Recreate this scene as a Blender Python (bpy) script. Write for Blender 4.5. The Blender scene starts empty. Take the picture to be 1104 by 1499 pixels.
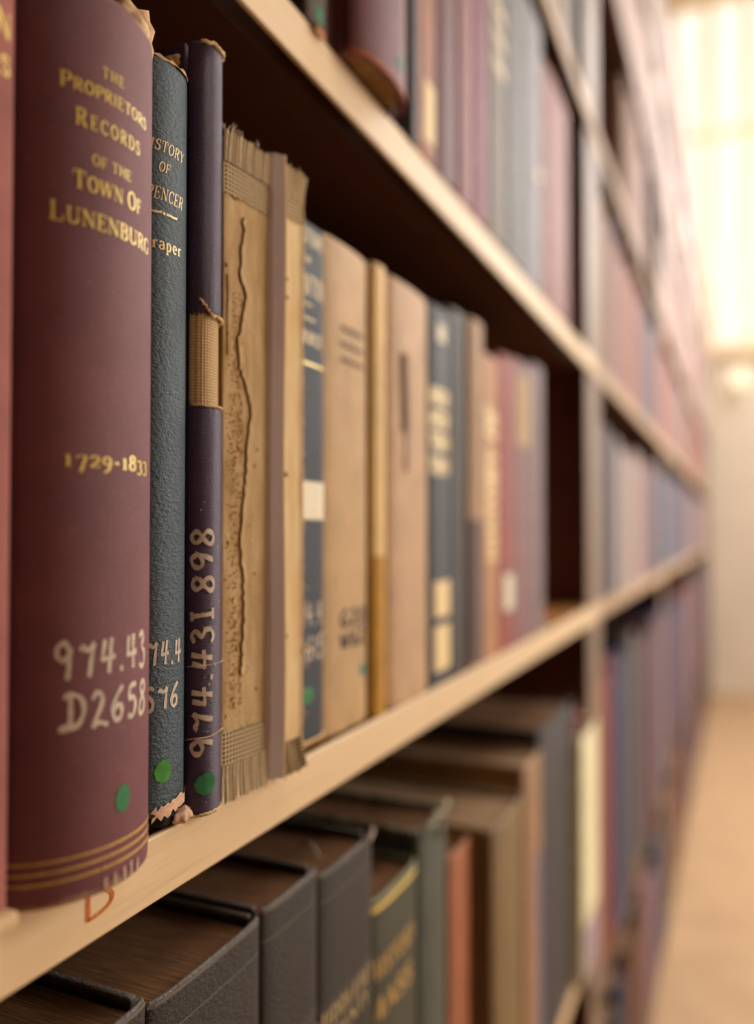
import bpy, bmesh, math, random
from math import sin, cos, tan, pi, sqrt, atan, radians
from mathutils import Vector, Matrix, Euler
random.seed(7)
SC = bpy.context.scene
COL = SC.collection
# ------------------------------------------------------------------ camera
W_PX, H_PX, F_PX = 1104, 1499, 1200.0
TH = atan((1083 - 552) / F_PX)
PITCH = atan((775 - 749.5) / F_PX)
CAMZ = 0.95
D = 0.174 * cos(TH)                      # distance camera - shelf front plane
cam_d = bpy.data.cameras.new('camera')
cam = bpy.data.objects.new('camera', cam_d); COL.objects.link(cam)
cam_d.sensor_fit = 'HORIZONTAL'; cam_d.sensor_width = 36
cam_d.lens = F_PX / W_PX * 36
cam_d.clip_start = 0.01
cam.location = (0, 0, CAMZ)
cam.rotation_euler = (pi/2 + PITCH, 0, TH)
cam_d.dof.use_dof = True
cam_d.dof.focus_distance = 0.244
cam_d.dof.aperture_fstop = cam_d.lens / 8.1
SC.camera = cam
CM = Matrix.Translation((0, 0, CAMZ)) @ Euler((pi/2 + PITCH, 0, TH)).to_matrix().to_4x4()
CMI = CM.inverted()
# ------------------------------------------------------------------ world, lights, exposure
SC.view_settings.view_transform = 'Standard'; SC.view_settings.look = 'None'
SC.view_settings.gamma = 1; SC.view_settings.use_curve_mapping = False
SC.view_settings.exposure = 0.18
w = bpy.data.worlds.new('world'); SC.world = w; w.use_nodes = True
w.node_tree.nodes['Background'].inputs[0].default_value = (1, .80, .60, 1)
w.node_tree.nodes['Background'].inputs[1].default_value = 0.3
WARM = (1, .80, .57)
def area(name, loc, direction, sx, sy, power, col=WARM):
    l = bpy.data.lights.new(name, 'AREA'); l.shape = 'RECTANGLE'; l.size = sx; l.size_y = sy
    l.energy = power; l.color = col
    o = bpy.data.objects.new(name, l); COL.objects.link(o); o.location = loc
    o.rotation_euler = Vector(direction).to_track_quat('-Z', 'Y').to_euler()
    return o
area('side_fill_light', (1.94, 2.6, 1.6), (-1, -.6, -.12), 1.5, 1.3, 88, (1, .955, .875))  # added soft frontal fill from the unseen right side
area('far_window_light', (0.5, 5.0, 3.05), (-.1, -1, -.35), 1.5, 1.6, 46, (.99, .96, .95))
area('ceiling_light_a', (0.75, 0.9, 3.2), (-.25, 0, -1), .3, 1.2, 10, (1, .94, .84))
area('ceiling_light_b', (0.75, 3.6, 3.2), (-.1, .3, -1), .3, 1.2, 28, (.99, .96, .94))

# ------------------------------------------------------------------ projection helpers
def project(p):
    q = CMI @ Vector(p)
    return (552 + F_PX * q.x / -q.z, 749.5 - F_PX * q.y / -q.z)
def ray(px, py):
    return (CM.to_3x3() @ Vector(((px - 552) / F_PX, (749.5 - py) / F_PX, -1))).normalized()
def at(px, py, p=None):
    """point of the vertical plane X = -p seen at a pixel"""
    r = ray(px, py); p = D if p is None else p
    return Vector((0, 0, CAMZ)) + r * (-p / r.x)
def Yp(px, p): return at(px, 775, p).y
def Zp(px, py, p): return at(px, py, p).z
# ------------------------------------------------------------------ materials
def hx(s):
    c = [int(s[i:i+2], 16) / 255 for i in (0, 2, 4)]
    return tuple(((x / 12.92) if x <= .04045 else ((x + .055) / 1.055) ** 2.4) for x in c)
def mixc(a, b, t): return tuple(a[i] * (1 - t) + b[i] * t for i in range(3))
_m = {}
class NB:
    def __init__(s, name):
        s.m = bpy.data.materials.new(name); s.m.use_nodes = True
        s.t = s.m.node_tree; s.n = s.t.nodes; s.l = s.t.links
        s.b = s.n['Principled BSDF']; s.o = s.n['Material Output']
        s.tc = s.n.new('ShaderNodeTexCoord')
    def noise(s, scale, detail=3, stretch=(1, 1, 1), coord='Object', rough=.6):
        mp = s.n.new('ShaderNodeMapping'); mp.inputs['Scale'].default_value = stretch
        s.l.new(s.tc.outputs[coord], mp.inputs[0])
        n = s.n.new('ShaderNodeTexNoise'); n.inputs['Scale'].default_value = scale
        n.inputs['Detail'].default_value = detail; n.inputs['Roughness'].default_value = rough
        s.l.new(mp.outputs[0], n.inputs['Vector']); return n.outputs[0]
    def wave(s, scale, direction, dist=0, stretch=(1, 1, 1)):
        mp = s.n.new('ShaderNodeMapping'); mp.inputs['Scale'].default_value = stretch
        s.l.new(s.tc.outputs['Object'], mp.inputs[0])
        n = s.n.new('ShaderNodeTexWave'); n.bands_direction = direction
        n.inputs['Scale'].default_value = scale; n.inputs['Distortion'].default_value = dist
        n.inputs['Detail Scale'].default_value = 2
        s.l.new(mp.outputs[0], n.inputs['Vector']); return n.outputs[1]
    def ramp(s, fac, stops):
        r = s.n.new('ShaderNodeValToRGB'); e = r.color_ramp.elements
        while len(e) < len(stops): e.new(.5)
        for i, (p, c) in enumerate(stops):
            e[i].position = p; e[i].color = (*c, 1) if len(c) == 3 else c
        s.l.new(fac, r.inputs[0]); return r.outputs[0]
    def mix(s, f, a, b, mode='MIX'):
        m = s.n.new('ShaderNodeMix'); m.data_type = 'RGBA'; m.blend_type = mode
        for sock, v in ((m.inputs[0], f), (m.inputs[6], a), (m.inputs[7], b)):
            if isinstance(v, (int, float)): sock.default_value = v
            elif isinstance(v, tuple): sock.default_value = (*v, 1)
            else: s.l.new(v, sock)
        return m.outputs[2]
    def math(s, op, a, b=None):
        m = s.n.new('ShaderNodeMath'); m.operation = op
        for i, v in enumerate((a, b)):
            if v is None: continue
            if isinstance(v, (int, float)): m.inputs[i].default_value = v
            else: s.l.new(v, m.inputs[i])
        return m.outputs[0]
    def col(s, c):
        if isinstance(c, tuple): s.b.inputs['Base Color'].default_value = (*c, 1)
        else: s.l.new(c, s.b.inputs['Base Color'])
    def bump(s, h, strength=.3, dist=.001):
        b = s.n.new('ShaderNodeBump'); b.inputs['Strength'].default_value = strength
        b.inputs['Distance'].default_value = dist
        s.l.new(h, b.inputs['Height']); s.l.new(b.outputs[0], s.b.inputs['Normal'])
    def set(s, rough=.6, spec=.4, metal=0):
        s.b.inputs['Roughness'].default_value = rough
        s.b.inputs['Specular IOR Level'].default_value = spec
        s.b.inputs['Metallic'].default_value = metal
def wearmask(s, amount, scale=90):
    """worn head and tail of a cover: broken patches close to both ends"""
    sp = s.n.new('ShaderNodeSeparateXYZ'); s.l.new(s.tc.outputs['Generated'], sp.inputs[0])
    d = s.math('ABSOLUTE', s.math('SUBTRACT', sp.outputs[2], .5))
    n = s.noise(scale, 4)
    v = s.math('ADD', s.math('MULTIPLY', d, 2.0), s.math('MULTIPLY', s.math('SUBTRACT', n, .5), amount))
    return s.ramp(v, [(.985, (0, 0, 0)), (1.0, (1, 1, 1))])
def cloth(c, worn=None, rough=.62, kind='cloth', amount=.12, var=.16):
    key = (c, worn, rough, kind, amount)
    if key in _m: return _m[key]
    s = NB('book_' + kind); base = hx(c); 
    lo = tuple(x * (1 - var) for x in base); hi = tuple(min(1, x * (1 + var)) for x in base)
    a = s.ramp(s.noise(45, 4), [(.3, lo), (.7, hi)])
    a = s.mix(s.ramp(s.noise(700, 2), [(.60, (0, 0, 0)), (.75, (.35,)*3)]), a, tuple(min(1, x * 1.7 + .04) for x in base))
    if worn: a = s.mix(wearmask(s, amount), a, hx(worn))
    s.col(a); s.set(rough, .35)
    if kind == 'leather':
        s.bump(s.noise(620, 4, (1, 1, 1.7)), 1.0, .0008)
    elif kind == 'ribbed':
        s.bump(s.math('ADD', s.wave(520, 'Z', 1.5), s.noise(900, 2)), .5, .0003)
    else:
        s.bump(s.math('ADD', s.math('ADD', s.wave(650, 'Z', 1), s.wave(650, 'Y', 1)), s.noise(1500, 2)), .35, .00025)
    _m[key] = s.m; return s.m
def pages(c='b08a5c', dark='5a3c22'):
    key = ('pages', c, dark)
    if key in _m: return _m[key]
    s = NB('page_edges')
    n = s.noise(60, 3, (1, 30, 1)); n2 = s.noise(30, 4)
    a = s.ramp(n, [(.3, hx(dark)), (.7, hx(c))])
    a = s.mix(s.ramp(n2, [(.35, (.5,)*3), (.6, (0, 0, 0))]), a, hx(dark))
    s.col(a); s.set(.85, .2); s.bump(n, .5, .0006); _m[key] = s.m; return s.m
def plain(name, c, rough=.6, spec=.3, metal=0, nscale=0, nvar=.15, bump=0):
    key = (name, c, rough)
    if key in _m: return _m[key]
    s = NB(name); b = hx(c)
    if nscale:
        n = s.noise(nscale, 4)
        s.col(s.ramp(n, [(.3, tuple(x * (1 - nvar) for x in b)), (.7, tuple(min(1, x * (1 + nvar)) for x in b))]))
        if bump: s.bump(n, bump, .0005)
    else: s.col(b)
    s.set(rough, spec, metal); _m[key] = s.m; return s.m
def emis(name, c, k, streak=False):
    s = NB(name); e = s.n.new('ShaderNodeEmission'); e.inputs[1].default_value = k
    if streak:
        s.l.new(s.ramp(s.noise(3, 2, (4, 1, .2)), [(.3, mixc(hx(c), (0, 0, 0), .12)), (.7, hx(c))]), e.inputs[0])
    else: e.inputs[0].default_value = (*hx(c), 1)
    s.l.new(e.outputs[0], s.o.inputs[0]); return s.m
GOLD = plain('gold_leaf', 'ffd672', .4, .5, .1, 900, .2)
DULLGOLD = plain('dull_gold', 'c29a52', .5, .5, .1, 900, .3)
PALEGOLD = plain('pale_gold', 'ecd092', .45, .5, .1, 900, .2)
INK = plain('white_ink', 'cfbfae', .7, .3, 0, 500, .25)
DARKINK = plain('dark_ink', '453a38', .7, .3, 0, 300, .3)
GREEN = plain('green_paint', '2f7a4c', .6, .3, 0, 400, .2)
GREEN2 = plain('bright_green_paint', '3f8a30', .6, .3, 0, 400, .25)
WHITE = plain('paper_label', 'efe6d0', .7, .2, 0, 200, .05)
ORANGE = plain('orange_crayon', 'c8712c', .7, .2, 0, 500, .3)
def wood(name, c, c2, rough=.5, spec=.4, scale=20, speck=None):
    s = NB(name)
    n = s.noise(scale, 5, (1, .08, 1.6)); n2 = s.noise(260, 3, (1, .06, 1))
    a = s.ramp(n, [(.3, hx(c)), (.7, hx(c2))])
    a = s.mix(s.ramp(n2, [(.55, (0, 0, 0)), (.8, (.35,)*3)]), a, mixc(hx(c), (0, 0, 0), .4))
    if speck: a = s.mix(s.ramp(s.noise(75, 4, (1, .6, 1)), [(.66, (0, 0, 0)), (.74, (.7,)*3)]), a, hx(speck))
    s.col(a); s.set(rough, spec); s.bump(s.math('ADD', n, n2), .3, .0006); return s.m
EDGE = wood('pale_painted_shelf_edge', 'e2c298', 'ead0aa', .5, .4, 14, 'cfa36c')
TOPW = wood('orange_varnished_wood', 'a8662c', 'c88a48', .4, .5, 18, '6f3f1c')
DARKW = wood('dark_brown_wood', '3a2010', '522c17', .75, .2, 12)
SIDEW = wood('red_brown_side_wood', '64331b', '7c4224', .5, .4, 12)
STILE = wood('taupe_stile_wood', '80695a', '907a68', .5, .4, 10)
# ------------------------------------------------------------------ object helpers
def mesh_obj(name, verts, faces, mat, parent=None, smooth=False, mats=None, idx=None):
    me = bpy.data.meshes.new(name); me.from_pydata([tuple(v) for v in verts], [], faces); me.update()
    if mats:
        for m in mats: me.materials.append(m)
        for p, i in zip(me.polygons, idx): p.material_index = i
    elif mat: me.materials.append(mat)
    if smooth:
        for p in me.polygons: p.use_smooth = True
    o = bpy.data.objects.new(name, me); COL.objects.link(o)
    if parent: o.parent = parent
    return o
def box_vf(x0, x1, y0, y1, z0, z1):
    v = [(x, y, z) for x in (x0, x1) for y in (y0, y1) for z in (z0, z1)]
    return v, [(0, 1, 3, 2), (4, 6, 7, 5), (0, 4, 5, 1), (2, 3, 7, 6), (0, 2, 6, 4), (1, 5, 7, 3)]
def box(name, b, mat, parent=None, bevel=0, segs=2):
    v, f = box_vf(*b)
    if not bevel: return mesh_obj(name, v, f, mat, parent)
    bm = bmesh.new(); bv = [bm.verts.new(p) for p in v]
    for q in f: bm.faces.new([bv[i] for i in q])
    bmesh.ops.recalc_face_normals(bm, faces=bm.faces)
    bmesh.ops.bevel(bm, geom=list(bm.edges), offset=bevel, segments=segs, affect='EDGES', profile=.5)
    me = bpy.data.meshes.new(name); bm.to_mesh(me); bm.free(); me.materials.append(mat)
    o = bpy.data.objects.new(name, me); COL.objects.link(o)
    if parent: o.parent = parent
    return o
def empty(name, loc, label, cat, group=None):
    o = bpy.data.objects.new(name, None); COL.objects.link(o); o.location = loc
    o.empty_display_size = .02
    o['label'] = label; o['category'] = cat
    if group: o['group'] = group
    return o
def tube(name, pts, r, mat, parent=None, seg=6):
    V, Fc = [], []
    n = len(pts); pts = [Vector(p) for p in pts]
    for i, p in enumerate(pts):
        t = (pts[min(i + 1, n - 1)] - pts[max(i - 1, 0)]).normalized()
        a = t.orthogonal().normalized(); b = t.cross(a)
        rr = r * (1 if 0 < i < n - 1 else .5)
        for k in range(seg):
            an = 2 * pi * k / seg; V.append(p + a * cos(an) * rr + b * sin(an) * rr)
    for i in range(n - 1):
        for k in range(seg):
            k2 = (k + 1) % seg
            Fc.append((i * seg + k, i * seg + k2, (i + 1) * seg + k2, (i + 1) * seg + k))
    Fc.append(tuple(range(seg))[::-1]); Fc.append(tuple((n - 1) * seg + k for k in range(seg)))
    return mesh_obj(name, V, Fc, mat, parent, True)
# ------------------------------------------------------------------ lettering (own drawn letters)
def arc(cx, cy, rx, ry, a0, a1, n=14):
    return [(cx + rx * cos(radians(a0 + (a1 - a0) * i / n)), cy + ry * sin(radians(a0 + (a1 - a0) * i / n))) for i in range(n + 1)]
SER = {   # advance, strokes (a = stressed, n = thin, k = thick), serifs
 'A': (.86, [('n', [(.08, 0), (.42, 1)]), ('k', [(.42, 1), (.76, 0)]), ('n', [(.2, .34), (.64, .34)])], [(.08, 0), (.76, 0)]),
 'B': (.76, [('k', [(.16, 0), (.16, 1)]), ('a', [(.16, 1), (.4, 1)] + arc(.4, .76, .2, .24, 90, -90) + [(.16, .52)]), ('a', [(.16, .52), (.42, .52)] + arc(.42, .26, .24, .26, 90, -90) + [(.16, 0)])], [(.12, 0), (.12, 1)]),
 'C': (.8, [('a', arc(.44, .5, .34, .5, 40, 320, 22)), ('n', [(.72, .98), (.71, .68)])], []),
 'D': (.86, [('k', [(.17, 0), (.17, 1)]), ('a', [(.17, 1), (.36, 1)] + arc(.36, .5, .4, .5, 90, -90, 18) + [(.17, 0)])], [(.12, 0), (.12, 1)]),
 'E': (.72, [('k', [(.17, 0), (.17, 1)]), ('n', [(.17, 1), (.6, 1), (.62, .8)]), ('n', [(.17, .52), (.48, .52)]), ('n', [(.48, .62), (.48, .42)]), ('n', [(.17, 0), (.62, 0), (.65, .24)])], [(.12, 0), (.12, 1)]),
 'F': (.68, [('k', [(.17, 0), (.17, 1)]), ('n', [(.17, 1), (.6, 1), (.62, .78)]), ('n', [(.17, .52), (.46, .52)]), ('n', [(.46, .62), (.46, .42)])], [(.17, 0), (.12, 1)]),
 'G': (.86, [('a', arc(.44, .5, .34, .5, 40, 330, 22)), ('n', [(.72, .98), (.71, .7)]), ('k', [(.72, .06), (.72, .42)])], [(.72, .42)]),
 'H': (.9, [('k', [(.17, 0), (.17, 1)]), ('k', [(.73, 0), (.73, 1)]), ('n', [(.17, .52), (.73, .52)])], [(.17, 0), (.17, 1), (.73, 0), (.73, 1)]),
 'I': (.4, [('k', [(.2, 0), (.2, 1)])], [(.2, 0), (.2, 1)]),
 'L': (.72, [('k', [(.17, 0), (.17, 1)]), ('n', [(.17, 0), (.62, 0), (.66, .3)])], [(.17, 1), (.12, 0)]),
 'M': (1.06, [('n', [(.14, 0), (.16, 1)]), ('k', [(.16, 1), (.52, .08)]), ('n', [(.52, .08), (.86, 1)]), ('k', [(.88, 1), (.9, 0)])], [(.14, 0), (.14, 1), (.9, 0), (.9, 1)]),
 'N': (.9, [('n', [(.14, 0), (.14, 1)]), ('k', [(.14, 1), (.74, 0)]), ('n', [(.74, 0), (.74, 1)])], [(.14, 0), (.1, 1), (.74, 1)]),
 'O': (.88, [('a', arc(.44, .5, .34, .5, 90, 450, 28))], []),
 'P': (.74, [('k', [(.17, 0), (.17, 1)]), ('a', [(.17, 1), (.4, 1)] + arc(.4, .73, .25, .27, 90, -90) + [(.17, .46)])], [(.17, 0), (.12, 1)]),
 'R': (.82, [('k', [(.17, 0), (.17, 1)]), ('a', [(.17, 1), (.4, 1)] + arc(.4, .75, .23, .25, 90, -90) + [(.17, .5)]), ('k', [(.42, .5), (.68, .02), (.78, .02)])], [(.17, 0), (.12, 1)]),
 'S': (.66, [('a', arc(.33, .75, .21, .25, 30, 210, 12) + arc(.33, .27, .24, .27, 60, -150, 16)), ('n', [(.55, .98), (.54, .72)]), ('n', [(.09, .02), (.1, .3)])], []),
 'T': (.82, [('k', [(.41, 0), (.41, 1)]), ('n', [(.08, .74), (.06, 1), (.76, 1), (.74, .74)])], [(.41, 0)]),
 'U': (.88, [('k', [(.17, 1), (.17, .35)]), ('a', arc(.44, .3, .27, .3, 180, 360, 14)), ('n', [(.71, .3), (.71, 1)])], [(.17, 1), (.71, 1)]),
 'W': (1.2, [('k', [(.08, 1), (.34, 0)]), ('n', [(.34, 0), (.58, 1)]), ('k', [(.58, 1), (.84, 0)]), ('n', [(.84, 0), (1.08, 1)])], [(.08, 1), (.58, 1), (1.08, 1)]),
 'X': (.86, [('k', [(.12, 1), (.74, 0)]), ('n', [(.74, 1), (.12, 0)])], [(.12, 0), (.12, 1), (.74, 0), (.74, 1)]),
 'Y': (.82, [('k', [(.08, 1), (.41, .45)]), ('n', [(.74, 1), (.41, .45)]), ('k', [(.41, .45), (.41, 0)])], [(.41, 0), (.08, 1), (.74, 1)]),
 '-': (.42, [('k', [(.08, .36), (.34, .36)])], []),
 '.': (.25, [('k', [(.1, 0), (.14, .12)])], []),
 '1': (.5, [('k', [(.25, 0), (.25, .72)])], [(.25, 0), (.2, .70)]),
 '2': (.6, [('a', arc(.28, .52, .2, .2, 170, -20, 10) + [(.08, .03)]), ('n', [(.08, .04), (.5, .04), (.52, .2)])], []),
 '3': (.56, [('a', arc(.25, .5, .18, .2, 150, -80, 10)), ('a', arc(.25, .06, .22, .26, 80, -140, 14))], []),
 '7': (.58, [('n', [(.06, .5), (.08, .68), (.5, .68)]), ('k', [(.5, .66), (.24, -.32)])], []),
 '8': (.58, [('a', arc(.28, .74, .18, .22, 0, 360, 18)), ('a', arc(.28, .27, .22, .26, 0, 360, 18))], []),
 '9': (.58, [('a', arc(.27, .46, .2, .24, 0, 360, 18)), ('a', [(.47, .46), (.46, .2), (.34, -.12), (.12, -.3)])], []),
 'a': (.54, [('a', arc(.25, .44, .17, .18, 160, 0, 8) + [(.42, .05)]), ('a', arc(.24, .17, .17, .16, 60, 360, 12))], []),
 'e': (.54, [('a', [(.1, .34), (.44, .34)] + arc(.27, .32, .18, .3, 5, 320, 16))], []),
 'f': (.38, [('k', [(.17, 0), (.17, .7)]), ('a', arc(.3, .75, .13, .22, 180, 40, 8)), ('n', [(.04, .6), (.34, .6)])], [(.17, 0)]),
 'o': (.58, [('a', arc(.28, .31, .2, .31, 90, 450, 18))], []),
 'p': (.6, [('k', [(.14, -.32), (.14, .6)]), ('a', arc(.28, .31, .2, .3, 120, -120, 14))], [(.14, -.32)]),
 'r': (.44, [('k', [(.14, 0), (.14, .6)]), ('a', arc(.3, .4, .16, .2, 160, 50, 6))], [(.14, 0)]),
}
HAND = {
 '9': (.62, [[(.45, .72), (.3, .95), (.1, .85), (.08, .62), (.25, .5), (.43, .66), (.46, .8), (.42, .4), (.34, .0)]]),
 '7': (.62, [[(.05, .72), (.12, .82), (.3, .72), (.52, .9)], [(.5, .88), (.42, .5), (.36, .02)]]),
 '4': (.66, [[(.2, .92), (.12, .5), (.12, .42), (.35, .42), (.6, .46)], [(.46, .95), (.4, .5), (.36, .02)]]),
 '3': (.55, [[(.1, .85), (.3, .97), (.42, .82), (.25, .56), (.44, .4), (.4, .12), (.2, .0), (.05, .12)]]),
 '2': (.62, [[(.1, .78), (.24, .96), (.42, .84), (.36, .55), (.06, .05), (.25, .12), (.56, .0)]]),
 '6': (.6, [[(.46, .96), (.2, .65), (.08, .3), (.2, .02), (.42, .08), (.44, .34), (.28, .44), (.12, .3)]]),
 '5': (.56, [[(.46, .95), (.16, .9), (.12, .58), (.36, .56), (.44, .28), (.28, .02), (.06, .08)]]),
 '8': (.58, [[(.42, .86), (.26, .97), (.1, .82), (.22, .58), (.44, .36), (.4, .08), (.2, .0), (.08, .2), (.2, .46), (.4, .68), (.42, .86)]]),
 '1': (.3, [[(.15, .95), (.14, .0)]]),
 '0': (.56, [[(.28, .95), (.08, .6), (.14, .1), (.34, .04), (.48, .4), (.4, .85), (.28, .95)]]),
 'I': (.5, [[(.24, .95), (.24, .0)], [(.08, .0), (.4, .0)], [(.1, .93), (.36, .95)]]),
 'D': (.8, [[(.32, .96), (.3, .04)], [(.12, .86), (.3, .96), (.6, .84), (.7, .5), (.56, .14), (.3, .02), (.04, .02), (.12, .1), (.3, .04)]]),
 'P': (.6, [[(.16, .95), (.14, .0)], [(.1, .9), (.4, .92), (.44, .66), (.16, .5)]]),
 'S': (.56, [[(.44, .86), (.28, .97), (.12, .78), (.4, .4), (.34, .06), (.06, .08)]]),
 'W': (.8, [[(.06, .9), (.2, .04), (.38, .7), (.52, .04), (.74, .95)]]),
 'G': (.66, [[(.5, .82), (.3, .96), (.08, .55), (.2, .05), (.48, .12), (.5, .42), (.3, .42)]]),
 'B': (.6, [[(.14, .95), (.12, .02)], [(.12, .9), (.4, .84), (.34, .56), (.14, .5), (.46, .4), (.4, .08), (.12, .02)]]),
 'T': (.6, [[(.3, .95), (.3, 0)], [(.05, .92), (.56, .95)]]),
 '.': (.26, [[(.1, .0), (.12, .1), (.14, .02)]]),
 ' ': (.3, []),
}
def catmull(p, n=5):
    if len(p) < 3: return [tuple(Vector(p[0]).lerp(Vector(p[-1]), i / n)) for i in range(n + 1)]
    q = [p[0]] + list(p) + [p[-1]]; out = []
    for i in range(1, len(q) - 2):
        a, b, c, d = (Vector(x) for x in q[i-1:i+3])
        for k in range(n):
            t = k / n
            out.append(tuple(.5 * (2*b + (c - a)*t + (2*a - 5*b + 4*c - d)*t*t + (3*b - a - 3*c + d)*t**3)))
    out.append(tuple(p[-1])); return out
def layout(text, font='serif', firstbig=1.0, gap=.08, weight=1.0, wobble=0):
    """-> list of (points, widths) in cap-height units, total width"""
    x = 0; out = []; new = True
    for ch in text:
        if ch == ' ': x += .42 if font == 'serif' else .3; new = True; continue
        k = firstbig if new else 1.0; new = False
        if font == 'serif':
            adv, st, sf = SER[ch]
            for mode, pts in st:
                P = []
                for i in range(len(pts) - 1):       # subdivide so letters follow the curved spine
                    m = max(1, int(math.hypot(pts[i+1][0]-pts[i][0], pts[i+1][1]-pts[i][1]) / .16))
                    for q in range(m): P.append((pts[i][0] + (pts[i+1][0]-pts[i][0]) * q / m, pts[i][1] + (pts[i+1][1]-pts[i][1]) * q / m))
                P.append(pts[-1]); Wd = []
                for i in range(len(P)):
                    a, b = P[max(i-1, 0)], P[min(i+1, len(P)-1)]
                    dx, dy = b[0]-a[0], b[1]-a[1]; L = math.hypot(dx, dy) or 1
                    wv = {'n': .075, 'k': .17, 'a': .075 + .10 * abs(dy) / L}[mode] * weight
                    Wd.append(wv)
                out.append(([(x + px * k, py * k) for px, py in P], [v * k for v in Wd]))
            for sx, sy in sf:
                e = .03 if sy < .5 else -.03
                out.append(([(x + (sx - .14) * k, (sy + e) * k), (x + (sx) * k, (sy + e) * k), (x + (sx + .14) * k, (sy + e) * k)], [.06 * weight * k] * 3))
        else:
            adv, st = HAND[ch]; ro = random.uniform(-wobble, wobble); dy0 = random.uniform(-wobble, wobble) * .4
            for pts in st:
                P = catmull(pts); n = len(P)
                out.append(([(x + (px + ro * (py - .5)) * k, (py + dy0) * k) for px, py in P],
                            [.15 * weight * (.75 + .4 * abs(sin(i * .37 + x * 3))) for i in range(n)]))
        x += (adv + gap) * k
    return out, x - gap
def ribbons(strokes, fn, name, mat, parent, th=.00012):
    """fn(x, y, lift) -> local position. Each stroke is a thin raised ribbon."""
    V, Fc = [], []
    for P, Wd in strokes:
        n = len(P); base = len(V)
        for i in range(n):
            a, b = P[max(i-1, 0)], P[min(i+1, n-1)]
            dx, dy = b[0]-a[0], b[1]-a[1]; L = math.hypot(dx, dy) or 1
            nx, ny = -dy / L * Wd[i] / 2, dx / L * Wd[i] / 2
            V.append(fn(P[i][0] + nx, P[i][1] + ny, th)); V.append(fn(P[i][0] - nx, P[i][1] - ny, th))
        for i in range(n - 1):
            Fc.append((base + 2*i, base + 2*i + 1, base + 2*i + 3, base + 2*i + 2))
    return mesh_obj(name, V, Fc, mat, parent)
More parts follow.
